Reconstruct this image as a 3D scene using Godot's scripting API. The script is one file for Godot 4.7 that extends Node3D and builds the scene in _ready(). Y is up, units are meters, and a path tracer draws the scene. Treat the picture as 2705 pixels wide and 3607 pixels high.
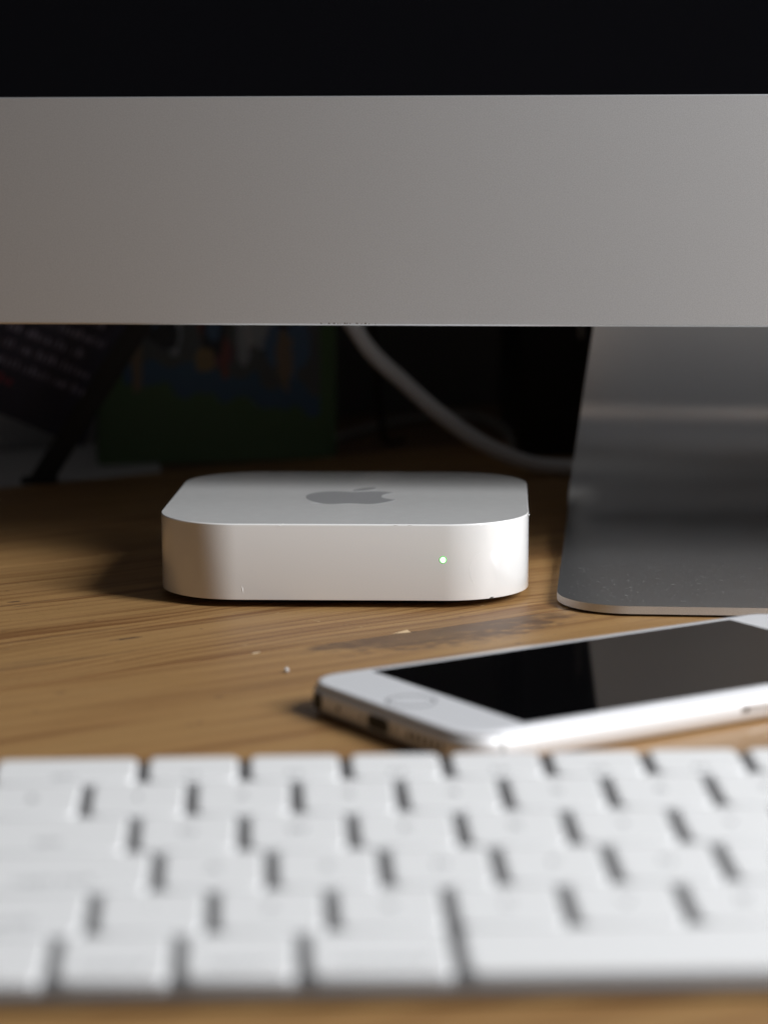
extends Node3D

const GRAIN := 0.588            # direction of the desk boards, radians
const BOARD := 143.3            # width of one board, mm
const REAR := 812.6             # rear edge of the desk, mm along the board normal
const SPAN := 512.0             # length of board one wood texture covers, mm

var used := {}
var mat := {}

# ---------------------------------------------------------------- helpers
func v(x: float, y: float, away: float) -> Vector3:      # millimetres, depth away from the viewer
	return Vector3(x, y, -away) * 0.001

func on_desk(s: float, n: float, y := 0.0) -> Vector3:   # along and across the boards
	return v(s * cos(GRAIN) - n * sin(GRAIN), y, s * sin(GRAIN) + n * cos(GRAIN))

func numbered(called: String) -> String:
	if not used.has(called):
		used[called] = 0
		return called
	used[called] += 1
	return "%s_%03d" % [called, used[called]]

func thing(called: String, label: String, category: String, at := Vector3.ZERO, turn := 0.0) -> Node3D:
	var o := Node3D.new()
	o.name = numbered(called)
	add_child(o, true)
	o.position = at
	o.rotation.y = turn
	o.set_meta("label", label)
	o.set_meta("category", category)
	return o

func obj(called: String, st: SurfaceTool, m: Material, parent: Node = self) -> MeshInstance3D:
	st.generate_normals()
	return put(called, st.commit(), m, parent)

func put(called: String, mesh: Mesh, m: Material, parent: Node = self) -> MeshInstance3D:
	var o := MeshInstance3D.new()
	o.mesh = mesh
	o.material_override = m
	var k := 0
	var n := called
	while parent.has_node(n):
		k += 1
		n = "%s_%03d" % [called, k]
	o.name = n
	parent.add_child(o, true)
	return o

func begin() -> SurfaceTool:
	var st := SurfaceTool.new()
	st.begin(Mesh.PRIMITIVE_TRIANGLES)
	return st

func tri(st: SurfaceTool, p: Array, out: Vector3, group: int, uv = null) -> void:
	st.set_smooth_group(group)
	var order := [0, 1, 2]
	if (p[1] - p[0]).cross(p[2] - p[0]).dot(out) > 0.0:
		order = [0, 2, 1]
	for i in order:
		st.set_uv(uv[i] if uv != null else Vector2.ZERO)
		st.add_vertex(p[i])

func quad(st: SurfaceTool, a: Vector3, b: Vector3, c: Vector3, d: Vector3, out: Vector3, group: int, uv = null) -> void:
	tri(st, [a, b, c], out, group, [uv[0], uv[1], uv[2]] if uv != null else null)
	tri(st, [a, c, d], out, group, [uv[0], uv[2], uv[3]] if uv != null else null)

func ring(w: float, d: float, r: float, inset: float, n: int) -> Array:   # [points, outward normals] of a rounded rectangle
	var pts := PackedVector2Array()
	var nor := PackedVector2Array()
	var rr := maxf(r - inset, 0.02)
	var hw := w / 2.0 - inset - rr
	var hd := d / 2.0 - inset - rr
	for q in 4:
		var c := Vector2(hw if q == 0 or q == 3 else -hw, hd if q < 2 else -hd)
		for i in n + 1:
			var a := (q + float(i) / n) * PI / 2
			nor.append(Vector2(cos(a), sin(a)))
			pts.append(c + rr * Vector2(cos(a), sin(a)))
	return [pts, nor]

# rounded slab; prof = [[inset, y, smooth group], ...] from the bottom up, in mm; slope tilts it: y += slope * depth
func slab(st: SurfaceTool, w: float, d: float, r: float, prof: Array, n := 10, cx := 0.0, cz := 0.0, slope := 0.0, caps := 3) -> void:
	var rings := []
	for p in prof:
		rings.append(ring(w, d, r, p[0], n))
	var count: int = rings[0][0].size()
	var at := func(i: int, k: int) -> Vector3:
		var q: Vector2 = rings[i][0][k % count]
		return v(cx + q.x, prof[i][1] + slope * (cz + q.y), cz + q.y)
	for i in prof.size() - 1:
		var dy: float = prof[i + 1][1] - prof[i][1]
		var di: float = prof[i + 1][0] - prof[i][0]
		for k in count:
			var m: Vector2 = rings[i][1][k] + rings[i][1][(k + 1) % count]
			var out := Vector3(m.x * dy, 2.0 * di, -m.y * dy)
			var u0 := float(k) / count
			var u1 := float(k + 1) / count
			var v0: float = prof[i][1] / maxf(0.001, prof[-1][1])
			var v1: float = prof[i + 1][1] / maxf(0.001, prof[-1][1])
			quad(st, at.call(i, k), at.call(i, k + 1), at.call(i + 1, k + 1), at.call(i + 1, k), out, prof[i][2], [Vector2(u0, v0), Vector2(u1, v0), Vector2(u1, v1), Vector2(u0, v1)])
	for e in 2:
		if not (caps & (1 << e)):
			continue
		var i: int = 0 if e == 0 else prof.size() - 1
		var mid := v(cx, prof[i][1] + slope * cz, cz)
		for k in count:
			var qa: Vector2 = rings[i][0][k]
			var qb: Vector2 = rings[i][0][(k + 1) % count]
			tri(st, [mid, at.call(i, k), at.call(i, k + 1)], Vector3.DOWN if e == 0 else Vector3.UP, 60 + e, [Vector2(0.5, 0.5), Vector2(qa.x / w + 0.5, 0.5 - qa.y / d), Vector2(qb.x / w + 0.5, 0.5 - qb.y / d)])

func tube(st: SurfaceTool, pts: Array, r: float, seg := 12, steps := 10) -> void:    # pts in metres
	var line := []
	for i in pts.size() - 1:
		var a: Vector3 = pts[maxi(i - 1, 0)]
		var d: Vector3 = pts[mini(i + 2, pts.size() - 1)]
		for k in steps:
			line.append((pts[i] as Vector3).cubic_interpolate(pts[i + 1], a, d, float(k) / steps))
	line.append(pts[-1])
	var rings := []
	for i in line.size():
		var t: Vector3 = (line[mini(i + 1, line.size() - 1)] - line[maxi(i - 1, 0)]).normalized()
		var side := t.cross(Vector3.UP if absf(t.y) < 0.9 else Vector3.RIGHT).normalized()
		var up := side.cross(t)
		var loop := []
		for k in seg:
			var a := TAU * k / seg
			loop.append(line[i] + (side * cos(a) + up * sin(a)) * r * 0.001)
		rings.append(loop)
	for i in rings.size() - 1:
		for k in seg:
			var j := (k + 1) % seg
			quad(st, rings[i][k], rings[i][j], rings[i + 1][j], rings[i + 1][k], rings[i][k] + rings[i][j] - 2.0 * line[i], 1)
	for e in [0, rings.size() - 1]:
		for k in seg:
			tri(st, [line[e], rings[e][k], rings[e][(k + 1) % seg]], line[e] - line[1 if e == 0 else e - 1], 2)

func block(st: SurfaceTool, c: Array, group := -1) -> void:    # 8 corners: bottom four in order, then top four
	var mid := Vector3.ZERO
	for p in c:
		mid += p / 8.0
	for f in [[0, 1, 2, 3], [4, 5, 6, 7], [0, 1, 5, 4], [1, 2, 6, 5], [2, 3, 7, 6], [3, 0, 4, 7]]:
		var cen: Vector3 = (c[f[0]] + c[f[1]] + c[f[2]] + c[f[3]]) / 4.0
		quad(st, c[f[0]], c[f[1]], c[f[2]], c[f[3]], cen - mid, group, [Vector2(0, 1), Vector2(1, 1), Vector2(1, 0), Vector2(0, 0)])

func extrude(st: SurfaceTool, poly: PackedVector2Array, y0: float, y1: float) -> void:  # flat shape (mm, y = away) between two heights
	var idx := Geometry2D.triangulate_polygon(poly)
	for i in range(0, idx.size(), 3):
		var t := []
		for k in 3:
			t.append(v(poly[idx[i + k]].x, y1, poly[idx[i + k]].y))
		tri(st, t, Vector3.UP, 1)
	var area := 0.0
	for i in poly.size():
		area += poly[i].cross(poly[(i + 1) % poly.size()])
	for i in poly.size():
		var a := poly[i]
		var b := poly[(i + 1) % poly.size()]
		var o := (b - a).orthogonal() * (-1.0 if area > 0.0 else 1.0)
		quad(st, v(a.x, y0, a.y), v(b.x, y0, b.y), v(b.x, y1, b.y), v(a.x, y1, a.y), -Vector3(o.x, 0, -o.y), 2)

func lin(r: float, g: float, b: float) -> Color:
	return Color(r, g, b).linear_to_srgb()

func paint(r: float, g: float, b: float, rough := 0.5, metal := 0.0) -> StandardMaterial3D:   # linear albedo
	var m := StandardMaterial3D.new()
	m.albedo_color = lin(r, g, b)
	m.roughness = rough
	m.metallic = metal
	return m

func noise(seed_: int, freq: float, oct := 3) -> FastNoiseLite:
	var n := FastNoiseLite.new()
	n.noise_type = FastNoiseLite.TYPE_SIMPLEX_SMOOTH
	n.seed = seed_
	n.frequency = freq
	n.fractal_octaves = oct
	return n

func grain_texture(seed_: int, lo: float, hi: float, freq: float, size := 512) -> NoiseTexture2D:
	var t := NoiseTexture2D.new()
	t.width = size
	t.height = size
	t.seamless = true
	t.noise = noise(seed_, freq, 4)
	var g := Gradient.new()
	g.set_color(0, Color(lo, lo, lo))
	g.set_color(1, Color(hi, hi, hi))
	t.color_ramp = g
	return t

func image_texture(w: int, h: int, data: PackedByteArray) -> ImageTexture:
	return ImageTexture.create_from_image(Image.create_from_data(w, h, false, Image.FORMAT_RGB8, data))

# ---------------------------------------------------------------- wood
# one board of pine, SPAN x BOARD mm; marks = [s, t, length, width, darkness, slant] in board mm
func wood(seed_: int, heart: float, tight: float, streaks: float, shade: float, marks: Array) -> ImageTexture:
	var w := 2048
	var h := 512
	var slow := noise(seed_, 0.006, 2)
	var wavy := noise(seed_ + 1, 0.05, 2)
	var fibre := noise(seed_ + 2, 1.0, 3)
	var tone := noise(seed_ + 3, 0.03, 3)
	var band := noise(seed_ + 7, 0.11, 3)
	var speck := noise(seed_ + 4, 0.9, 1)
	var pale := Vector3(0.375, 0.213, 0.077) * shade
	var late := Vector3(0.18, 0.079, 0.022)
	var data := PackedByteArray()
	data.resize(w * h * 3)
	var rad := SPAN / TAU
	var cs := PackedFloat32Array()
	var sn := PackedFloat32Array()
	for x in w:
		cs.append(cos(TAU * x / w) * rad)
		sn.append(sin(TAU * x / w) * rad)
	var gamma := PackedByteArray()
	for i in 1025:
		gamma.append(int(clampf(pow(i / 1024.0, 1.0 / 2.2), 0.0, 1.0) * 255.0))
	for y in h:
		var t := BOARD * y / h
		for x in w:
			var bend := slow.get_noise_3d(cs[x], sn[x], t * 0.6) * 14.0 + wavy.get_noise_3d(cs[x] * 0.5, sn[x] * 0.5, t * 1.6) * 0.9
			var d := t - heart + bend
			var r := sqrt(d * d + 90.0) / tight
			var f := r - floorf(r)
			var ringv := f * f * f * (1.0 if f < 0.93 else (1.0 - f) / 0.07)
			var fib := fibre.get_noise_3d(cs[x] * 0.04, sn[x] * 0.04, t * 2.6)
			var tn := tone.get_noise_3d(cs[x] * 0.35, sn[x] * 0.35, t * 1.2)
			var bd := band.get_noise_3d(cs[x] * 0.045, sn[x] * 0.045, t + bend * 0.4)
			var k := clampf(maxf(bd - 0.05, -0.1) * streaks * 1.25 + ringv * streaks * (0.75 + 0.9 * tn) + maxf(fib, 0.0) * 0.5 + tn * 0.22 + 0.1, 0.0, 1.0)
			var c := pale.lerp(late, k)
			c *= 1.0 + 0.14 * fib + 0.10 * tn
			if speck.get_noise_3d(cs[x] * 0.8, sn[x] * 0.8, t * 1.1) > 0.80:
				c *= 0.62
			var at := (y * w + x) * 3
			data[at] = gamma[int(clampf(c.x, 0.0, 1.0) * 1024.0)]
			data[at + 1] = gamma[int(clampf(c.y, 0.0, 1.0) * 1024.0)]
			data[at + 2] = gamma[int(clampf(c.z, 0.0, 1.0) * 1024.0)]
	var blot := noise(seed_ + 9, 0.22, 3)
	for m in marks:                       # knots, dents, stains that are really in the wood
		var x0 := int((m[0] - m[2] * 1.3) / SPAN * w)
		var x1 := int((m[0] + m[2] * 1.3) / SPAN * w)
		for y in h:
			var t := BOARD * y / h
			if absf(t - m[1]) > m[3] * 1.4 + absf(m[5]) * m[2] * 1.3:
				continue
			for x in range(x0, x1):
				var s := SPAN * x / w
				var ds: float = (s - m[0]) / m[2]
				var dt: float = (t - m[1] - m[5] * (s - m[0])) / m[3]
				var e := ds * ds + dt * dt
				if e > 1.6:
					continue
				var b := blot.get_noise_2d(s * (9.0 / minf(m[2], 9.0)) * 0.6, t * (7.0 / minf(m[3], 7.0)))
				var share: float = clampf((1.15 - e + b * 0.8) * 1.3, 0.0, 1.0) * absf(m[4])
				var at := (y * w + posmod(x, w)) * 3
				var to := Vector3(80, 58, 42) if m[4] > 0.0 else Vector3(214, 196, 160)
				data[at] = int(lerpf(data[at], to.x, share))
				data[at + 1] = int(lerpf(data[at + 1], to.y, share))
				data[at + 2] = int(lerpf(data[at + 2], to.z, share))
	return image_texture(w, h, data)

func wood_material(t: ImageTexture) -> StandardMaterial3D:
	var m := StandardMaterial3D.new()
	m.albedo_texture = t
	m.roughness = 0.52
	m.roughness_texture = mat.smudge
	m.heightmap_enabled = true
	m.heightmap_texture = t
	m.heightmap_scale = 0.012
	return m

func sn_of(x: float, z: float) -> Vector2:       # floor point (mm) to along / across the boards
	return Vector2(x * cos(GRAIN) + z * sin(GRAIN), -x * sin(GRAIN) + z * cos(GRAIN))

func mark(x: float, z: float, row: int, length: float, width: float, dark: float, slant := 0.0) -> Array:
	var q := sn_of(x, z)
	return [q.x - 100.0, q.y - (REAR - BOARD * (row + 1)), length, width, dark, slant]

func build_desk() -> void:
	var desk := thing("desk", "worn pine desk top of long glued boards under the keyboard and phone", "desk")
	var rng := RandomNumberGenerator.new()
	rng.seed = 5
	var front := []       # board row 3: in front of the joint
	front.append(mark(10, 637, 2, 36, 19, 0.62, 0.0))
	front.append(mark(30, 651, 2, 24, 14, 0.45, 0.0))
	front.append(mark(-8, 622, 2, 14, 4, 0.34, -0.05))
	front.append(mark(7.2, 636.4, 2, 1.3, 1.5, 1.0, 0.5))
	front.append(mark(14, 626, 2, 22, 1.1, 0.35, -0.12))
	front.append(mark(31, 636, 2, 15, 1.0, 0.3, 0.1))
	for k in 26:
		front.append([rng.randf_range(20, 470), rng.randf_range(4, 138), rng.randf_range(0.5, 1.6), rng.randf_range(0.35, 0.8), rng.randf_range(0.35, 0.75), 0.0])
	var back := []        # board row 2: behind the joint, strongly striped
	back.append(mark(-65, 629, 1, 4.2, 1.0, 0.85))
	back.append(mark(-100, 678, 1, 2.2, 0.9, 0.8))
	back.append(mark(-97, 672, 1, 3.0, 0.5, 0.5))
	back.append(mark(-84, 604, 1, 12, 0.7, 0.4))
	for k in 34:
		back.append([rng.randf_range(20, 470), rng.randf_range(4, 138), rng.randf_range(0.4, 1.5), rng.randf_range(0.3, 0.7), rng.randf_range(0.4, 0.85), 0.0])
	for k in 14:                          # long dark streaks along the grain
		back.append([rng.randf_range(30, 450), rng.randf_range(3, 110), rng.randf_range(14, 46), rng.randf_range(0.3, 1.2), rng.randf_range(0.22, 0.5), 0.0])
	for k in 9:
		front.append([rng.randf_range(30, 450), rng.randf_range(20, 140), rng.randf_range(14, 40), rng.randf_range(0.4, 1.2), rng.randf_range(0.15, 0.3), 0.0])
	for k in 12:
		back.append([rng.randf_range(150, 400), rng.randf_range(4, 60), rng.randf_range(0.4, 1.6), rng.randf_range(0.2, 0.4), -rng.randf_range(0.3, 0.6), 0.1])
	var looks := [wood_material(wood(11, 96.0, 4.2, 1.1, 0.94, back)), wood_material(wood(31, 58.0, 8.5, 0.45, 0.97, front)), wood_material(wood(57, 52.0, 5.2, 0.6, 0.95, []))]
	var pick := [2, 0, 1, 2, 0]
	for k in 5:
		var n0 := REAR - BOARD * (k + 1)
		var prof := [[0.06, -20.0], [0.06, -0.1], [0.2, 0.0], [BOARD - 0.2, 0.0], [BOARD - 0.06, -0.1], [BOARD - 0.06, -20.0]]
		var st := begin()
		var sa := -620.0
		var sb := 980.0
		var shift: float = 0.0 if k == 1 or k == 2 else 0.37 * k
		for i in prof.size():
			var a: Array = prof[i]
			var b: Array = prof[(i + 1) % prof.size()]
			var out: Vector3 = on_desk(0, b[0] - a[0], b[1] - a[1]) - on_desk(0, 0, 0)
			out = out.cross(on_desk(1, 0) - on_desk(0, 0))
			var ua: float = (sa - 100.0) / SPAN + shift
			var ub: float = (sb - 100.0) / SPAN + shift
			quad(st, on_desk(sa, n0 + a[0], a[1]), on_desk(sb, n0 + a[0], a[1]), on_desk(sb, n0 + b[0], b[1]), on_desk(sa, n0 + b[0], b[1]), -out, -1,
				[Vector2(ua, a[0] / BOARD), Vector2(ub, a[0] / BOARD), Vector2(ub, b[0] / BOARD), Vector2(ua, b[0] / BOARD)])
		for e in [sa, sb]:
			for i in range(1, prof.size() - 1):
				tri(st, [on_desk(e, n0 + prof[0][0], prof[0][1]), on_desk(e, n0 + prof[i][0], prof[i][1]), on_desk(e, n0 + prof[i + 1][0], prof[i + 1][1])], on_desk(signf(e), 0) - on_desk(0, 0), -1)
		var plank := obj("plank", st, looks[pick[k]], desk)
		if k == 2:                       # the lifted splinter at the joint
			var q := sn_of(4.2, 636.6)
			var sp := begin()
			var pts := [on_desk(q.x - 3.6, 526.3, 0.02), on_desk(q.x + 1.5, 525.0, 0.05), on_desk(q.x + 1.9, 526.5, 0.0), on_desk(q.x + 1.2, 526.3, 0.5)]
			for f in [[0, 1, 3], [1, 2, 3], [0, 2, 3]]:
				var c: Vector3 = (pts[f[0]] + pts[f[1]] + pts[f[2]]) / 3.0
				tri(sp, [pts[f[0]], pts[f[1]], pts[f[2]]], c - (pts[0] + pts[1] + pts[2] + pts[3]) / 4.0, -1)
			obj("splinter", sp, paint(0.55, 0.40, 0.24, 0.6), plank)

# ---------------------------------------------------------------- setting behind the desk
func build_surroundings() -> void:
	var st := begin()
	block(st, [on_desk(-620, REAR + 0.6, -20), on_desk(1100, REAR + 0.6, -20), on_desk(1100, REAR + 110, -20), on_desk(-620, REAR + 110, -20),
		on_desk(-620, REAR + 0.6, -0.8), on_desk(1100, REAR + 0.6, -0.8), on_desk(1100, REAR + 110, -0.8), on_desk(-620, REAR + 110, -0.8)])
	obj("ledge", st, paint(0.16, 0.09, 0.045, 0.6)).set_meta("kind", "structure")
	st = begin()
	block(st, [on_desk(-900, REAR + 111, -400), on_desk(1500, REAR + 111, -400), on_desk(1500, REAR + 230, -400), on_desk(-900, REAR + 230, -400),
		on_desk(-900, REAR + 111, 1600), on_desk(1500, REAR + 111, 1600), on_desk(1500, REAR + 230, 1600), on_desk(-900, REAR + 230, 1600)])
	obj("wall", st, paint(0.17, 0.16, 0.15, 0.9)).set_meta("kind", "structure")

# ---------------------------------------------------------------- the all-in-one computer
func build_computer() -> void:
	var t := thing("desktop_computer", "silver all-in-one desktop computer with black screen and wide aluminium chin on its stand", "computer", v(44.685, 0, 656.44), -0.09346)
	var al := paint(0.84, 0.85, 0.865, 0.545, 1.0)
	al.albedo_texture = grain_texture(3, 0.87, 1.0, 0.4)
	al.uv1_triplanar = true
	al.uv1_scale = Vector3(14, 14, 14)
	var x0 := -230.0
	var x1 := 445.0
	var d := 47.0
	var b := 71.85
	var ct := b + 63.04
	# chin: front plate with fine chamfers
	var st := begin()
	var prof := [[0.5, 0.0], [0.0, 0.5], [0.0, 62.74], [0.25, 63.04], [5.0, 63.04], [5.0, 0.6], [4.4, 0.0]]   # depth from the front, height
	for i in prof.size():
		var p: Array = prof[i]
		var q: Array = prof[(i + 1) % prof.size()]
		var out := Vector3(0, -(q[0] - p[0]), q[1] - p[1])
		quad(st, v(x0, b + p[1], d + p[0]), v(x1, b + p[1], d + p[0]), v(x1, b + q[1], d + q[0]), v(x0, b + q[1], d + q[0]), out, -1)
	for e in [x0, x1]:
		for i in range(1, prof.size() - 1):
			tri(st, [v(e, b + prof[0][1], d + prof[0][0]), v(e, b + prof[i][1], d + prof[i][0]), v(e, b + prof[i + 1][1], d + prof[i + 1][0])], Vector3(signf(e), 0, 0), -1)
	var chin := obj("chin", st, al, t)
	var rng := RandomNumberGenerator.new()
	rng.seed = 8
	st = begin()                          # specks of dirt along the lower edge of the chin
	for k in 15:
		var x := -67.0 + (k * 1.05 if k > 1 else k * 4.0) + rng.randf() * 0.9
		var r := rng.randf_range(0.06, 0.17)
		block(st, [v(x - r * 2, b + 0.45, d - 0.05), v(x + r * 2, b + 0.45, d - 0.05), v(x + r * 2, b + 0.45, d + 0.02), v(x - r * 2, b + 0.45, d + 0.02),
			v(x - r, b + 0.6 + r, d - 0.02), v(x + r, b + 0.6 + r, d - 0.02), v(x + r, b + 0.6 + r, d + 0.02), v(x - r, b + 0.6 + r, d + 0.02)])
	obj("dirt_specks", st, paint(0.09, 0.06, 0.04, 0.8), chin).set_meta("kind", "stuff")
	st = begin()                          # the faint scuff on the chin
	var scuff := [[-66, 45.6, -63.8, 46.5], [-63.8, 46.5, -61.0, 46.7], [-60.8, 46.7, -60.5, 44.0], [-66, 45.3, -65.4, 41.8], [-57.5, 23.4, -55.6, 22.4], [-55.6, 22.4, -54.8, 20.8]]
	for q in scuff:
		var a := Vector2(q[0], q[1])
		var c := Vector2(q[2], q[3])
		var o := (c - a).normalized().orthogonal() * 0.055
		block(st, [v(a.x - o.x, b + a.y - o.y, d - 0.004), v(c.x - o.x, b + c.y - o.y, d - 0.004), v(c.x - o.x, b + c.y - o.y, d + 0.03), v(a.x - o.x, b + a.y - o.y, d + 0.03),
			v(a.x + o.x, b + a.y + o.y, d - 0.004), v(c.x + o.x, b + c.y + o.y, d - 0.004), v(c.x + o.x, b + c.y + o.y, d + 0.03), v(a.x + o.x, b + a.y + o.y, d + 0.03)])
	obj("scuff", st, paint(0.72, 0.72, 0.72, 0.6, 1.0), chin)
	# screen glass above the chin
	st = begin()
	var gt := b + 448.0
	block(st, [v(x0, ct + 0.15, d + 0.1), v(x1, ct + 0.15, d + 0.1), v(x1, ct + 0.15, d + 4.8), v(x0, ct + 0.15, d + 4.8),
		v(x0, gt, d + 0.1), v(x1, gt, d + 0.1), v(x1, gt, d + 4.8), v(x0, gt, d + 4.8)])
	obj("screen", st, paint(0.003, 0.003, 0.004, 0.06), t)
	# domed aluminium back
	st = begin()
	var nx := 26
	var ny := 18
	var back := func(i: int, j: int) -> Vector3:
		var fx := 2.0 * i / nx - 1.0
		var fy := 2.0 * j / ny - 1.0
		var dome := 48.0 * pow(maxf(0.0, 1.0 - pow(absf(fx), 2.6)), 0.8) * pow(maxf(0.0, 1.0 - pow(absf(fy), 2.6)), 0.8)
		return v(lerpf(x0, x1, (fx + 1.0) / 2.0), lerpf(b + 0.6, gt, (fy + 1.0) / 2.0), d + 5.01 + dome)
	for i in nx:
		for j in ny:
			quad(st, back.call(i, j), back.call(i + 1, j), back.call(i + 1, j + 1), back.call(i, j + 1), Vector3(0, 0, -1), 1)
	obj("back_shell", st, al, t)
	# stand: flat foot that bends up into the neck
	var path := []            # [depth, height, thickness, normal angle]
	for k in 13:
		var a := PI / 2 * k / 12.0
		path.append([20.0 * (1.0 - cos(a)), 2.75, 2.05, 0.0])
	for k in 6:
		path.append([20.0 + 118.0 * (k + 1) / 6.0, 2.75 + 0.35 * (k + 1) / 6.0, 2.05 + 1.5 * (k + 1) / 6.0, 0.0])
	var lean := deg_to_rad(103.0)
	var bend := Vector2(138.0, 3.1)
	for k in 30:                          # the bend tightens gradually
		var mid := lean * pow((k + 0.5) / 30.0, 1.4)
		bend += Vector2(cos(mid), sin(mid)) * 2.0
		path.append([bend.x, bend.y, 3.6 + 3.0 * (k + 1) / 30.0, lean * pow((k + 1) / 30.0, 1.4)])
	var last: Array = path[-1]
	for k in 6:
		var l := 45.0 * (k + 1)
		path.append([last[0] + cos(lean) * l, last[1] + sin(lean) * l, 6.8, lean])
	st = begin()
	var ed := begin()
	var cuts := []
	for p in path:
		var side := 0.0
		if p[0] < 20.0 and p[1] < 3.0:
			side = 20.0 - sqrt(maxf(0.0, 400.0 - pow(20.0 - p[0], 2.0)))
		if p[1] > 8.0:
			side = (p[1] - 8.0) * 0.14
		var un: Vector2 = Vector2(sin(p[3]), -cos(p[3])) * p[2]      # towards the underside
		cuts.append([v(side, p[1], p[0]), v(190.0 - side, p[1], p[0]), v(190.0 - side, p[1] + un.y, p[0] + un.x), v(side, p[1] + un.y, p[0] + un.x)])
	for i in cuts.size() - 1:
		var a: Array = cuts[i]
		var c: Array = cuts[i + 1]
		var up: Vector3 = a[0] - a[3]
		quad(st, a[0], a[1], c[1], c[0], up, 1, [Vector2(0, path[i][0] / 190.0), Vector2(1, path[i][0] / 190.0), Vector2(1, path[i + 1][0] / 190.0), Vector2(0, path[i + 1][0] / 190.0)])
		quad(st, a[3], a[2], c[2], c[3], -up, 2)
		quad(ed, a[0], c[0], c[3], a[3], Vector3(-1, 0, 0.1), 3)
		quad(ed, a[1], c[1], c[2], a[2], Vector3(1, 0, 0.1), 4)
	quad(ed, cuts[0][0], cuts[0][1], cuts[0][2], cuts[0][3], Vector3(0, 0, 1), 3)
	var smooth_al: StandardMaterial3D = al.duplicate()
	smooth_al.roughness = 0.32
	var stand := obj("stand", st, smooth_al, t)
	obj("edge_face", ed, al, stand)
	st = begin()
	slab(st, 178, 138, 16, [[0.0, 0.0, 1], [0.0, 0.69, 1]], 8, 95, 75)
	obj("foot_pad", st, paint(0.02, 0.02, 0.02, 0.8), stand)
	# dust and tiny scratches on the foot: flecks of matter
	st = begin()
	for k in 330:
		var x := absf(rng.randfn(0.0, 40.0)) + 1.5 if k < 190 else rng.randf_range(2, 120)
		var z := rng.randf_range(4, 64) if k < 190 else rng.randf_range(3, 60)
		if Vector2(maxf(20 - x, 0), maxf(20 - z, 0)).length() > 18.0:
			continue
		var a := rng.randfn(0.0, 0.5)
		var l := rng.randf_range(0.05, 0.24) * (1.0 if rng.randf() < 0.85 else 2.6)
		var wd := rng.randf_range(0.03, 0.08)
		var u := Vector2(cos(a), sin(a)) * l
		var o := Vector2(-sin(a), cos(a)) * wd
		var y := 2.76 + 0.35 * maxf(0.0, z - 20.0) / 128.0
		block(st, [v(x - u.x - o.x, y - 0.03, z - u.y - o.y), v(x + u.x - o.x, y - 0.03, z + u.y - o.y), v(x + u.x + o.x, y - 0.03, z + u.y + o.y), v(x - u.x + o.x, y - 0.03, z - u.y + o.y),
			v(x - u.x * 0.7, y + 0.02, z - u.y * 0.7 - o.y * 0.3), v(x + u.x * 0.7, y + 0.02, z + u.y * 0.7 - o.y * 0.3), v(x + u.x * 0.7, y + 0.02, z + u.y * 0.7 + o.y * 0.3), v(x - u.x * 0.7, y + 0.02, z - u.y * 0.7 + o.y * 0.3)])
	var dust := obj("dust", st, paint(0.34, 0.34, 0.34, 0.9), stand)
	dust.set_meta("kind", "stuff")

# ---------------------------------------------------------------- the white network box
func curve(pts: PackedVector2Array, a: Vector2, b: Vector2, c: Vector2) -> void:      # relative cubic from the last point
	var p := pts[-1]
	for k in range(1, 9):
		pts.append(p.bezier_interpolate(p + a, p + b, p + c, k / 8.0))

func emblem(body: bool) -> PackedVector2Array:
	var p := PackedVector2Array()
	if body:
		p.append(Vector2(788.1, 340.9))
		curve(p, Vector2(-5.8, 4.5), Vector2(-108.2, 62.2), Vector2(-108.2, 190.5))
		curve(p, Vector2(0, 148.4), Vector2(130.3, 200.9), Vector2(134.2, 202.2))
		curve(p, Vector2(-0.6, 3.2), Vector2(-20.7, 71.9), Vector2(-68.7, 141.9))
		curve(p, Vector2(-42.8, 61.6), Vector2(-87.5, 123.1), Vector2(-155.5, 123.1))
		curve(p, Vector2(-68, 0), Vector2(-85.5, -39.5), Vector2(-164, -39.5))
		curve(p, Vector2(-76.5, 0), Vector2(-103.7, 40.8), Vector2(-165.9, 40.8))
		curve(p, Vector2(-62.2, 0), Vector2(-105.6, -57), Vector2(-155.5, -127))
		curve(p, Vector2(-57.9, -82.8), Vector2(-104.4, -210.5), Vector2(-104.4, -331.7))
		curve(p, Vector2(0, -194.4), Vector2(126.4, -297.5), Vector2(250.8, -297.5))
		curve(p, Vector2(66.1, 0), Vector2(121.2, 43.4), Vector2(162.7, 43.4))
		curve(p, Vector2(39.5, 0), Vector2(101.1, -46), Vector2(176.3, -46))
		curve(p, Vector2(28.5, 0), Vector2(130.9, 2.6), Vector2(198.3, 99.2))
	else:
		p.append(Vector2(554.1, 159.4))
		curve(p, Vector2(31.1, -36.9), Vector2(53.1, -88.1), Vector2(53.1, -139.3))
		curve(p, Vector2(0, -7.1), Vector2(-0.6, -14.3), Vector2(-1.9, -20.1))
		curve(p, Vector2(-50.6, 1.9), Vector2(-110.8, 33.7), Vector2(-147.1, 75.8))
		curve(p, Vector2(-28.5, 32.4), Vector2(-55.1, 83.6), Vector2(-55.1, 135.5))
		curve(p, Vector2(0, 7.8), Vector2(1.3, 15.6), Vector2(1.9, 18.1))
		curve(p, Vector2(3.2, 0.6), Vector2(8.4, 1.3), Vector2(13.6, 1.3))
		curve(p, Vector2(45.4, 0), Vector2(102.5, -30.4), Vector2(135.5, -71.3))
	if p[0].distance_to(p[-1]) < 1.5:
		p.remove_at(p.size() - 1)
	var q := PackedVector2Array()
	for i in p.size():
		q.append(Vector2((p[i].x - 407.0) * 0.0314, (500.0 - p[i].y) * 0.0314))
	return q

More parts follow.
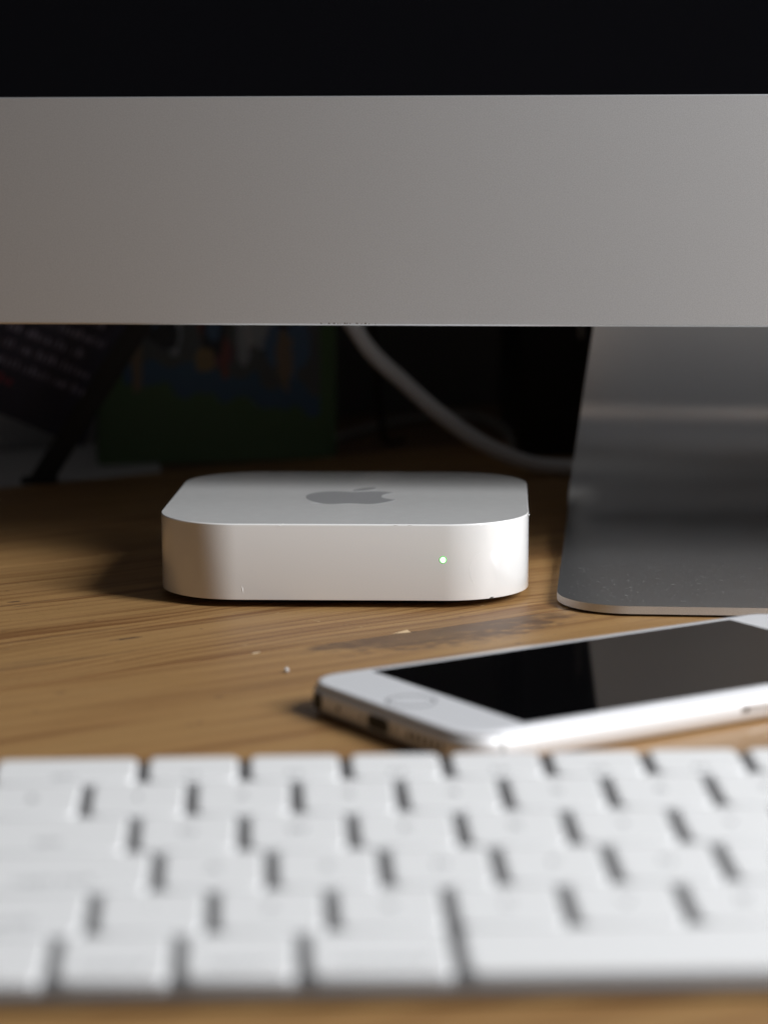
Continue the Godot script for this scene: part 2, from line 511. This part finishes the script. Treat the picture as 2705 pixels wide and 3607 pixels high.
func scratch(st: SurfaceTool, a: Vector3, b: Vector3, out: Vector3, w: float, h: float) -> void:   # a thin raised sliver, mm
	var side := (b - a).cross(out).normalized() * w
	var m := (a + b) / 2.0
	var up := out.normalized() * h
	var lo := -out.normalized() * 0.05
	for s in [-1.0, 1.0]:
		tri(st, [(a + lo) * 0.001, (m + side * s + lo) * 0.001, (m + up) * 0.001], side * s + up, -1)
		tri(st, [(b + lo) * 0.001, (m + side * s + lo) * 0.001, (m + up) * 0.001], side * s + up, -1)

func build_router() -> void:
	var t := thing("router", "small square white network box with grey emblem and lit green dot", "router", v(-9.6, 0, 716.26), -0.045)
	var white := paint(0.82, 0.815, 0.805, 0.22)
	white.roughness_texture = mat.smudge
	white.clearcoat_enabled = true
	white.clearcoat = 0.8
	white.clearcoat_roughness = 0.12
	white.uv1_triplanar = true
	white.uv1_scale = Vector3(18, 18, 18)
	var st := begin()
	var r := 22.8
	var prof := [[0.5, 2.1, 3], [0.1, 2.16, 1], [0.0, 2.4, 1], [0.0, 22.35, 2], [0.1, 22.6, 2], [0.28, 22.7, 2]]
	slab(st, 100.6, 98, r, prof, 22)
	var shell := obj("shell", st, white, t)
	st = begin()
	slab(st, 82, 82, 17, [[0.6, 0.0, 1], [0.0, 0.5, 1], [0.0, 2.09, 1]], 14)
	obj("base", st, paint(0.025, 0.025, 0.025, 0.7), t)
	var grey := paint(0.31, 0.31, 0.315, 0.2)
	st = begin()
	extrude(st, emblem(true), 22.5, 22.74)
	var logo := obj("emblem", st, grey, t)
	st = begin()
	extrude(st, emblem(false), 22.5, 22.74)
	obj("emblem_leaf", st, grey, logo)
	logo.position = v(0.3, 0, 0.9)
	# indicator
	var lamp := StandardMaterial3D.new()
	lamp.albedo_color = Color(0.9, 1.0, 0.9)
	lamp.emission_enabled = true
	lamp.emission = Color(0.88, 1.0, 0.9)
	lamp.emission_energy_multiplier = 1.6
	var halo := StandardMaterial3D.new()
	halo.albedo_color = Color(0.35, 0.8, 0.3)
	halo.emission_enabled = true
	halo.emission = Color(0.25, 0.8, 0.2)
	halo.emission_energy_multiplier = 0.6
	var lx := 27.4
	var ly := 13.2
	for ringk in 2:
		st = begin()
		var ra: float = 0.76 if ringk == 0 else 0.98
		var ri: float = 0.0 if ringk == 0 else 0.76
		var dz: float = -49.06 if ringk == 0 else -49.03
		for k in 24:
			var a := TAU * k / 24
			var c := TAU * (k + 1) / 24
			quad(st, v(lx + cos(a) * ri, ly + sin(a) * ri, dz), v(lx + cos(a) * ra, ly + sin(a) * ra, dz), v(lx + cos(c) * ra, ly + sin(c) * ra, dz), v(lx + cos(c) * ri, ly + sin(c) * ri, dz), Vector3(0, 0, 1), 1)
			quad(st, v(lx + cos(a) * ra, ly + sin(a) * ra, dz), v(lx + cos(c) * ra, ly + sin(c) * ra, dz), v(lx + cos(c) * ra, ly + sin(c) * ra, -48.9), v(lx + cos(a) * ra, ly + sin(a) * ra, -48.9), Vector3(cos(a), sin(a), 0), 2)
		obj("indicator_light" if ringk == 0 else "indicator_ring", st, lamp if ringk == 0 else halo, t)
	var glow := OmniLight3D.new()
	glow.name = "indicator_glow"
	glow.position = v(lx, ly, -51.0)
	glow.light_color = Color(0.6, 1.0, 0.6)
	glow.light_energy = 0.0000015
	glow.light_size = 0.001
	glow.omni_range = 3.0
	glow.omni_attenuation = 2.0
	glow.shadow_enabled = true
	t.add_child(glow)
	# knocks and scratches on the shell
	var chipped := paint(0.8, 0.8, 0.79, 0.5)
	st = begin()
	scratch(st, Vector3(-16.6, 22.5, 49.0), Vector3(-15.0, 22.1, 49.0), Vector3(0, 0.6, 1), 0.25, 0.06)
	obj("nick", st, chipped, shell)
	st = begin()
	scratch(st, Vector3(-15.4, 22.7, 48.8), Vector3(-14.6, 22.7, 48.6), Vector3(0, 1, 0.5), 0.2, 0.06)
	obj("nick", st, chipped, shell)
	st = begin()
	scratch(st, Vector3(14.2, 22.5, 49.0), Vector3(15.6, 22.5, 49.0), Vector3(0, 1, 1), 0.12, 0.12)
	obj("nick", st, chipped, shell)
	st = begin()
	scratch(st, Vector3(18.0, 22.5, 49.0), Vector3(19.4, 22.5, 49.0), Vector3(0, 1, 1), 0.1, 0.1)
	obj("nick", st, chipped, shell)
	st = begin()
	scratch(st, Vector3(50.2, 22.4, 30.0), Vector3(50.3, 21.8, 27.5), Vector3(1, 0.6, 0.3), 0.25, 0.4)
	obj("nick", st, chipped, shell)
	st = begin()
	scratch(st, Vector3(-25.6, 2.9, 49.0), Vector3(-26.4, 7.2, 48.95), Vector3(-0.2, 0, 1), 0.2, 0.12)
	obj("nick", st, chipped, shell)
	st = begin()
	scratch(st, Vector3(39.4, 2.2, 46.6), Vector3(41.0, 2.7, 45.9), Vector3(0.4, -0.2, 1), 0.3, 0.12)
	obj("notch", st, paint(0.05, 0.045, 0.04, 0.8), shell)
	st = begin()                          # dried smear near the right corner
	var prev := Vector3.ZERO
	for k in 13:
		var a := -0.9 + 2.3 * k / 12.0
		var ang := deg_to_rad(27.0) - 0.16 * cos(a)
		var p := Vector3(27.5 + r * sin(ang) * 1.001, 10.2 + 4.4 * sin(a * 1.1), 26.2 + r * cos(ang) * 1.001)
		if k > 0:
			scratch(st, prev, p, Vector3(sin(ang), 0, cos(ang)), 0.1, 0.05)
		prev = p
	obj("smear", st, chipped, shell)
	st = begin()                          # flake beside the emblem
	scratch(st, Vector3(-11.6, 22.7, 12.4), Vector3(-6.2, 22.7, 13.5), Vector3(0, 1, 0), 0.45, 0.12)
	obj("flake", st, paint(0.4, 0.4, 0.42, 0.5), shell)

# ---------------------------------------------------------------- keyboard
func build_keyboard() -> void:
	var t := thing("keyboard", "white wireless keyboard on a slim aluminium base in front of the phone", "keyboard", v(-69.178, 0, 361.13), 0.04629)
	var slope := 0.0558
	var al := paint(0.55, 0.55, 0.56, 0.45, 1.0)
	var st := begin()
	var u := 19.0
	var depth := 18.75
	var w := 14.5 * u
	slab(st, w + 3.2, 6 * depth - 1.2, 5.5, [[0.7, 0.6 - 0.1, 1], [0.0, 1.2, 1], [0.0, 2.5, 1], [0.35, 2.9, 1]], 8, w / 2, 3 * depth - 1.7, slope)
	obj("base", st, al, t)
	st = begin()
	slab(st, 230, 8, 4, [[0.0, 0.0, 1], [0.0, 0.9, 1]], 6, w / 2, 8.0)
	obj("rubber_foot", st, paint(0.3, 0.3, 0.3, 0.8), t)
	st = begin()
	slab(st, w - 6.0, 16.0, 7.5, [[1.0, 0.0, 1], [0.0, 1.0, 1], [0.0, 6.3, 1]], 8, w / 2, 99.0)
	obj("battery_bar", st, al, t)
	var key_white := paint(0.82, 0.82, 0.82, 0.32)
	var ink := paint(0.16, 0.16, 0.17, 0.6)
	var font := SystemFont.new()
	font.font_names = PackedStringArray(["Droid Sans"])
	var shapes := {}
	var glyphs := {}
	var rows := [
		[[1.5, "esc"], "F1", "F2", "F3", "F4", "F5", "F6", "F7", "F8", "F9", "F10", "F11", "F12", ""],
		["§", "1", "2", "3", "4", "5", "6", "7", "8", "9", "0", "-", "=", [1.5, ""]],
		[[1.5, "tab"], "Q", "W", "E", "R", "T", "Y", "U", "I", "O", "P", "[", "]", [1.0, ""]],
		[[1.75, "caps lock"], "A", "S", "D", "F", "G", "H", "J", "K", "L", ";", "'", "#", [0.75, ""]],
		[[1.25, "shift"], "`", "Z", "X", "C", "V", "B", "N", "M", ",", ".", "/", [2.25, ""]],
		["fn", "control", "option", [1.25, "command"], [5.0, ""], [1.25, "command"], "option", "", "", ""],
	]
	for rw in rows.size():
		var x := 0.0
		var d := (5.5 - rw) * depth + 1.0 - (1.9 if rw == 0 else 0.0)
		for item in rows[rw]:
			var wide: float = item[0] if item is Array else 1.0
			var text: String = item[1] if item is Array else item
			var deep := 13.2 if rw == 0 else depth - 1.35
			var id := "%s %s" % [wide, deep]
			if not shapes.has(id):
				var ks := begin()
				slab(ks, wide * u - 2.3, deep, 1.7, [[0.0, 0.0, 1], [0.0, 0.6, 1], [0.1, 0.86, 1], [0.3, 1.04, 1], [0.6, 1.1, 1]], 4)
				ks.generate_normals()
				shapes[id] = ks.commit()
			var cx := (x + wide / 2.0) * u
			var key := put("key", shapes[id], key_white, t)
			key.position = v(cx, 3.1 + slope * d, d)
			key.rotation.x = atan(slope)
			if text != "" and cx < 185.0:
				if not glyphs.has(text):
					var tm := TextMesh.new()
					tm.text = text
					tm.font = font
					tm.font_size = 32
					tm.pixel_size = 0.00013 if text.length() == 1 else 0.00008
					tm.depth = 0.00003
					tm.curve_step = 4.0
					glyphs[text] = tm
				var g := put("legend", glyphs[text], ink, key)
				g.rotation.x = -PI / 2
				g.position = v(0, 1.105, 0) if text.length() == 1 else v(0, 1.105, -4.5)
			x += wide

# ---------------------------------------------------------------- phone
func build_phone() -> void:
	var t := thing("phone", "white smartphone lying face up with dark screen between keyboard and computer stand", "phone", v(-2.856, 0, 559.41), 0.5681)
	var cx := 52.05
	var cz := -29.25
	var prof := []
	for k in 13:                          # round aluminium sides
		var a := -PI / 2 + PI * k / 12.0
		prof.append([2.6 - 2.6 * pow(maxf(cos(a), 0.0), 0.7), 3.25 + 3.05 * signf(a) * pow(absf(sin(a)), 0.7), 1])
	var st := begin()
	slab(st, 138.1, 67.0, 9.6, prof, 14, cx, cz)
	var alu := paint(0.86, 0.86, 0.87, 0.66, 1.0)
	obj("body", st, alu, t)
	st = begin()                          # white front glass, edges rolled over
	var gp := [[1.0, 6.2, 1], [1.0, 6.55, 1], [1.15, 6.8, 1], [1.5, 6.98, 1], [2.2, 7.08, 1], [3.0, 7.1, 1]]
	slab(st, 138.1, 67.0, 9.6, gp, 14, cx, cz)
	var glass := paint(0.74, 0.745, 0.77, 0.08)
	var front := obj("front_glass", st, glass, t)
	st = begin()
	slab(st, 104.0, 58.5, 0.05, [[0.0, 7.0, 1], [0.0, 7.112, 1]], 2, 52.0, -29.25)
	obj("display", st, paint(0.002, 0.002, 0.0025, 0.05), t)
	# home button: shallow dish with a fine ring
	st = begin()
	var hx := -8.6
	for k in 40:
		var a := TAU * k / 40
		var c := TAU * (k + 1) / 40
		var lev := [[5.45, 7.11], [5.3, 7.19], [5.0, 7.19], [4.85, 7.115]]
		for i in 3:
			quad(st, v(hx + lev[i][0] * cos(a), lev[i][1], cz + lev[i][0] * sin(a)), v(hx + lev[i][0] * cos(c), lev[i][1], cz + lev[i][0] * sin(c)),
				v(hx + lev[i + 1][0] * cos(c), lev[i + 1][1], cz + lev[i + 1][0] * sin(c)), v(hx + lev[i + 1][0] * cos(a), lev[i + 1][1], cz + lev[i + 1][0] * sin(a)), Vector3.UP, 1)
	var button := obj("home_button", st, paint(0.45, 0.46, 0.5, 0.25, 0.8), front)
	st = begin()
	slab(st, 9.68, 9.68, 4.83, [[0.0, 7.0, 1], [0.0, 7.12, 1]], 10, hx, cz)
	obj("home_button_dish", st, glass, front)
	# bottom end: headphone jack, screws, charging port, speaker holes
	var black := paint(0.004, 0.004, 0.004, 0.5)
	var end := -17.06
	var hole := func(called: String, at_z: float, wz: float, hy: float, m: Material) -> void:
		var hs := begin()
		var n := 20
		for k in n:
			var a := TAU * k / n
			var c := TAU * (k + 1) / n
			var rr := hy / 2.0
			var ha := (wz - hy) / 2.0
			var pa := Vector2(rr * cos(a) + (ha if cos(a) > 0 else -ha), rr * sin(a))
			var pc := Vector2(rr * cos(c) + (ha if cos(c) > 0.0001 else -ha), rr * sin(c))
			tri(hs, [v(end, 3.25, at_z), v(end, 3.25 + pa.y, at_z + pa.x), v(end, 3.25 + pc.y, at_z + pc.x)], Vector3(-1, 0, 0), 1)
			quad(hs, v(end, 3.25 + pa.y, at_z + pa.x), v(end, 3.25 + pc.y, at_z + pc.x), v(end + 0.8, 3.25 + pc.y, at_z + pc.x), v(end + 0.8, 3.25 + pa.y, at_z + pa.x), Vector3(0, pa.y, -pa.x), 2)
		obj(called, hs, m, t)
	hole.call("headphone_jack", -4.6, 3.7, 3.7, black)
	hole.call("charging_port", cz, 8.6, 3.0, black)
	hole.call("screw", cz + 6.6, 1.3, 1.3, paint(0.3, 0.3, 0.3, 0.4, 1.0))
	hole.call("screw", cz - 6.6, 1.3, 1.3, paint(0.3, 0.3, 0.3, 0.4, 1.0))
	hole.call("microphone_hole", cz + 16.0, 1.2, 1.2, black)
	for k in 6:
		hole.call("speaker_hole", cz - 12.0 - 2.4 * k, 1.5, 1.5, black)
	# near side: SIM tray with its pin hole; plastic aerial bands round the back edge
	st = begin()
	var near := -62.80
	slab(st, 15.0, 0.12, 0.05, [[0.0, 2.3, 1], [0.0, 4.2, 1]], 2, 62.0, near + 0.03)
	obj("sim_tray", st, paint(0.66, 0.66, 0.67, 0.3, 1.0), t)
	st = begin()
	for k in 14:
		var a := TAU * k / 14
		var c := TAU * (k + 1) / 14
		tri(st, [v(55.8, 3.3, near - 0.06), v(55.8 + 0.55 * cos(a), 3.3 + 0.55 * sin(a), near - 0.06), v(55.8 + 0.55 * cos(c), 3.3 + 0.55 * sin(c), near - 0.06)], Vector3(0, 0, 1), 1)
	obj("pin_hole", st, black, t)
	for bx in [-8.2, 112.3]:
		for s in [0.0, 1.0]:
			st = begin()
			for k in 12:
				var a0 := -PI / 2 + PI * k / 12.0
				var a1 := -PI / 2 + PI * (k + 1) / 12.0
				var q := []
				for a in [a0, a1]:
					var out: float = 2.6 * pow(maxf(cos(a), 0.0), 0.7) - 2.6 + 0.03
					q.append(Vector2(near + 0.05 - out if s == 0.0 else 4.25 + out, 3.25 + 3.08 * signf(a) * pow(absf(sin(a)), 0.7)))
				quad(st, v(bx - 0.5, q[0].y, q[0].x), v(bx + 0.5, q[0].y, q[0].x), v(bx + 0.5, q[1].y, q[1].x), v(bx - 0.5, q[1].y, q[1].x), Vector3(0, sin(a0) * 0.5, 1.0 if s == 0.0 else -1.0), 1)
			obj("aerial_band", st, paint(0.4, 0.4, 0.4, 0.5), t)
	st = begin()
	slab(st, 1.6, 10.5, 0.8, [[0.0, 7.0, 1], [0.0, 7.115, 1]], 5, 113.5, cz)
	obj("earpiece", st, paint(0.08, 0.08, 0.08, 0.6), front)

# ---------------------------------------------------------------- things in the dark behind the computer
func card(st: SurfaceTool, c: Vector3, right: Vector3, up: Vector3, thick: float) -> void:   # lower left corner, edges; metres
	var back := up.cross(right).normalized() * thick * 0.001
	block(st, [c, c + right, c + right + back, c + back, c + up, c + right + up, c + right + up + back, c + up + back])

func cover_art() -> ImageTexture:
	var w := 256
	var h := 256
	var img := Image.create(w, h, false, Image.FORMAT_RGB8)
	img.fill(Color(0.29, 0.40, 0.22))
	var rng := RandomNumberGenerator.new()
	rng.seed = 21
	var wob := noise(77, 0.02, 2)
	for y in h:
		for x in w:
			var limit := 190.0 + x * 0.13 + wob.get_noise_2d(x, y) * 10.0
			if x > 24 and x < 238 and y < limit:
				img.set_pixel(x, y, Color(0.24, 0.36, 0.46) if y > limit - 18.0 else Color(0.34, 0.35, 0.35))
	var inks := [Color(0.52, 0.30, 0.26), Color(0.70, 0.70, 0.70), Color(0.14, 0.13, 0.13), Color(0.30, 0.40, 0.52), Color(0.58, 0.48, 0.32), Color(0.46, 0.26, 0.28), Color(0.12, 0.12, 0.14), Color(0.52, 0.44, 0.36), Color(0.62, 0.64, 0.66)]
	for k in 60:
		var c := Vector2(rng.randf_range(34, 228), rng.randf_range(60, 192))
		var r := Vector2(rng.randf_range(4, 15), rng.randf_range(5, 22))
		var ink: Color = inks[rng.randi() % inks.size()]
		for y in range(maxi(0, int(c.y - r.y)), mini(h, int(c.y + r.y))):
			for x in range(maxi(0, int(c.x - r.x)), mini(w, int(c.x + r.x))):
				var e := pow((x - c.x) / r.x, 2.0) + pow((y - c.y) / r.y, 2.0) + wob.get_noise_2d(x * 5.0, y * 5.0) * 0.6
				if e < 1.0:
					img.set_pixel(x, y, ink)
	return ImageTexture.create_from_image(img)

func print_art() -> ImageTexture:
	var w := 512
	var h := 320
	var img := Image.create(w, h, false, Image.FORMAT_RGB8)
	img.fill(Color(0.2, 0.2, 0.28))
	var rng := RandomNumberGenerator.new()
	rng.seed = 4
	for line in 6:
		var y := 152 + line * 25
		var x := (90 if line != 5 else 250) + int(rng.randf() * 30)
		while x < (450 + line * 6 if line != 5 else 380):
			var l := rng.randi_range(12, 46)
			var i := 0
			while i < l:                 # small print, letter by letter
				var tall := 9 if rng.randf() < 0.6 else 13
				img.fill_rect(Rect2i(x + i, y - tall, rng.randi_range(2, 5), tall), Color(0.62, 0.60, 0.70) if line != 5 else Color(0.62, 0.25, 0.32))
				i += 7
			x += l + 9
	return ImageTexture.create_from_image(img)

func build_background() -> void:
	# green picture book standing behind the desk
	var o := thing("picture_book", "green picture book with a colourful cover standing behind the white box", "book", v(-106, -0.8, 944))
	var st := begin()
	var right := v(88, 0, 22)
	var up := v(0, 128, 26)
	card(st, Vector3.ZERO, right, up, 1.2)
	var art := StandardMaterial3D.new()
	art.albedo_texture = cover_art()
	art.roughness = 0.4
	obj("front_cover", st, art, o)
	var nb := up.cross(right).normalized() * 0.001
	st = begin()
	card(st, right * 0.01 + up * 0.01 + nb * 1.25, right * 0.97, up * 0.98, 5.0)
	obj("pages", st, paint(0.7, 0.68, 0.62, 0.8), o)
	st = begin()
	card(st, nb * 6.3, right, up, 1.2)
	obj("back_cover", st, paint(0.05, 0.13, 0.03, 0.4), o)
	# white board behind book and leaflet, with its foot on the ledge
	st = begin()
	var cc := []
	for y in [-0.8, 150.0]:
		for q in [[280.0, 0.0], [508.0, 0.0], [508.0, 4.0], [280.0, 4.0]]:
			cc.append(on_desk(q[0], REAR + 92.0 + q[1] + (12.0 if y > 0.0 else 0.0), y))
	block(st, cc)
	var sheet := obj("white_board", st, paint(0.66, 0.66, 0.67, 0.6))
	sheet.set_meta("label", "plain white board leaning upright behind the green book and leaflet")
	sheet.set_meta("category", "board")
	st = begin()
	cc = []
	for y in [-0.78, -0.2]:
		for q in [[300.0, 1.5], [445.0, 1.5], [490.0, 88.0], [330.0, 88.0]]:
			cc.append(on_desk(q[0], REAR + q[1], y))
	block(st, cc)
	sheet = obj("white_card", st, paint(0.52, 0.52, 0.53, 0.6))
	sheet.set_meta("label", "white card lying flat under green book and black strut")
	sheet.set_meta("category", "card")
	# dark leaflet tilted behind the strut
	var corner := v(-108.6, 10.5, 915)
	var rt := v(0.905, -0.40, 0.14).normalized() * 0.128
	var upl := v(0.40, 0.905, 0.10).normalized() * 0.080
	o = thing("leaflet", "tilted dark navy leaflet with rows of pale small print behind black strut", "leaflet", corner)
	st = begin()
	card(st, -rt, rt, upl, 1.0)
	var pr := StandardMaterial3D.new()
	pr.albedo_texture = print_art()
	pr.roughness = 0.5
	obj("printed_sheet", st, pr, o)
	# black strut
	o = thing("strut", "slanted matt black strut of a stand in front of the green book", "stand", v(-122.5, -0.2, 899))
	st = begin()
	var a := v(0, 0, 0)
	var top := v(77, 118, 8)
	var ax := (top - a).normalized()
	var sd := ax.cross(Vector3(0, 0, 1)).normalized() * 0.0039
	var dp := Vector3(0, 0, 1) * 0.0025
	block(st, [a - sd - dp, a + sd - dp, a + sd + dp, a - sd + dp, top - sd - dp, top + sd - dp, top + sd + dp, top - sd + dp])
	obj("bar", st, paint(0.012, 0.012, 0.012, 0.6), o)
	st = begin()
	slab(st, 13, 7, 2, [[0.3, 0.0, 1], [0.0, 0.4, 1], [0.0, 1.6, 1], [0.5, 2.2, 1]], 5)
	obj("rubber_tip", st, paint(0.015, 0.015, 0.015, 0.8), o)
	# cables
	st = begin()
	tube(st, [v(-46, 190, 868), v(-36, 110, 882), v(-10.5, 55, 900), v(8, 34.5, 900), v(28.5, 17.5, 900), v(47, 7.2, 904), v(64, 3.2, 910), v(95, 2.9, 916), v(150, 2.8, 925)], 2.85, 14)
	var cable := obj("power_cable", st, paint(0.72, 0.72, 0.73, 0.45))
	cable.set_meta("label", "thick white power cable sloping down behind the computer to the desk")
	cable.set_meta("category", "cable")
	st = begin()
	tube(st, [v(-75, 0.9, 975), v(-30, 0.9, 985), v(-14, 0.9, 1022), v(1, 0.9, 1056), v(22, 0.9, 1082), v(40, 0.9, 1078), v(50, 0.9, 1030), v(51, 0.9, 985), v(62, 0.9, 975)], 1.7, 10)
	cable = obj("thin_cable", st, paint(0.36, 0.35, 0.34, 0.5))
	cable.set_meta("label", "thin grey cable lying in a loop on the ledge behind power cable")
	cable.set_meta("category", "cable")
	st = begin()
	tube(st, [v(-14, 120, 990), v(-8, 70, 992), v(-4.5, 45, 1000), v(-1.5, 14, 1002), v(1, 0.5, 1003), v(8, 0.3, 1010)], 1.3, 8)
	cable = obj("dark_cable", st, paint(0.03, 0.015, 0.012, 0.6))
	cable.set_meta("label", "thin dark brown cable hanging straight down beside the green book")
	cable.set_meta("category", "cable")
	# black box beside the stand
	o = thing("speaker", "black upright box standing in the dark left of computer stand", "speaker", v(50.5, -0.8, 962), 0.0)
	st = begin()
	slab(st, 120, 148, 5, [[0.6, 0.0, 1], [0.0, 0.6, 1], [0.0, 298.0, 1], [1.5, 299.5, 1]], 6, 60, 74)
	obj("cabinet", st, paint(0.012, 0.012, 0.013, 0.5), o)
	st = begin()
	slab(st, 1.6, 0.8, 0.2, [[0.0, 46.0, 1], [0.0, 100.0, 1]], 2, 24, -0.3)
	obj("trim_strip", st, paint(0.3, 0.28, 0.25, 0.4), o)

func build_crumbs() -> void:
	var rng := RandomNumberGenerator.new()
	rng.seed = 12
	var lump := func(at: Vector3, r: Vector3, turn: float) -> SurfaceTool:
		var st := begin()
		var pts := []
		for i in 5:
			var row := []
			var ph := PI * i / 4.0
			for k in 7:
				var a := TAU * k / 7.0
				var q := 1.0 + rng.randf_range(-0.25, 0.2)
				row.append(at + (Vector3(sin(ph) * cos(a) * r.x, (cos(ph) + 1.0) * r.y, sin(ph) * sin(a) * r.z) * q * 0.001).rotated(Vector3.UP, turn))
			pts.append(row)
		for i in 4:
			for k in 7:
				var j := (k + 1) % 7
				quad(st, pts[i][k], pts[i][j], pts[i + 1][j], pts[i + 1][k], pts[i][k] + pts[i + 1][j] - 2.0 * (at + Vector3(0, r.y * 0.001, 0)), -1)
		return st
	var c := obj("crumb", lump.call(v(-23.1, 0, 589.6), Vector3(0.7, 0.65, 0.55), 0.3), paint(0.58, 0.57, 0.56, 0.8))
	c.set_meta("label", "tiny white crumb lying on bare desk beside the phone")
	c.set_meta("category", "crumb")
	c = obj("wood_sliver", lump.call(v(-31.2, 0, 611.4), Vector3(1.9, 0.12, 0.16), 0.9), paint(0.48, 0.38, 0.26, 0.8))
	c.set_meta("label", "thin pale sliver lying on the desk in front of white box")
	c.set_meta("category", "sliver")

func _ready() -> void:
	# camera
	var cam := Camera3D.new()
	cam.name = "camera"
	cam.position = Vector3(0, 0.132564, 0)
	cam.basis = Basis(Vector3.RIGHT, -0.158455) * Basis(Vector3.BACK, -0.003896)
	cam.fov = rad_to_deg(2.0 * atan(1106.0 / 5518.26))
	cam.near = 0.02
	cam.far = 20.0
	var att := CameraAttributesPhysical.new()
	att.frustum_focal_length = 59.8
	att.frustum_focus_distance = 0.682
	att.exposure_aperture = 6.4
	cam.attributes = att
	add_child(cam)
	cam.current = true
	# room light: dim, from all round
	var env := Environment.new()
	env.background_mode = Environment.BG_COLOR
	env.background_color = lin(0.022, 0.022, 0.024)
	env.tonemap_mode = Environment.TONE_MAPPER_LINEAR
	env.tonemap_exposure = 1.0
	env.sdfgi_enabled = true
	env.ssao_enabled = true
	env.ssil_enabled = true
	var we := WorldEnvironment.new()
	we.name = "surroundings"
	we.environment = env
	add_child(we)
	# the window: a soft light high on the right, a little to the viewer's side
	var az := deg_to_rad(28.0)
	var el := deg_to_rad(35.0)
	var target := Vector3(0, 0.02, -0.66)
	var window := AreaLight3D.new()
	window.name = "window_light"
	window.area_size = Vector2(0.28, 0.56)
	window.light_color = Color(0.985, 0.992, 1.0)
	window.light_energy = 2.0
	window.shadow_enabled = true
	add_child(window)
	window.look_at_from_position(target + 1.15 * Vector3(cos(el) * cos(az), sin(el), cos(el) * sin(az)), target)
	mat.smudge = grain_texture(40, 0.82, 1.0, 0.02)
	build_surroundings()
	build_desk()
	build_computer()
	build_router()
	build_keyboard()
	build_phone()
	build_background()
	build_crumbs()
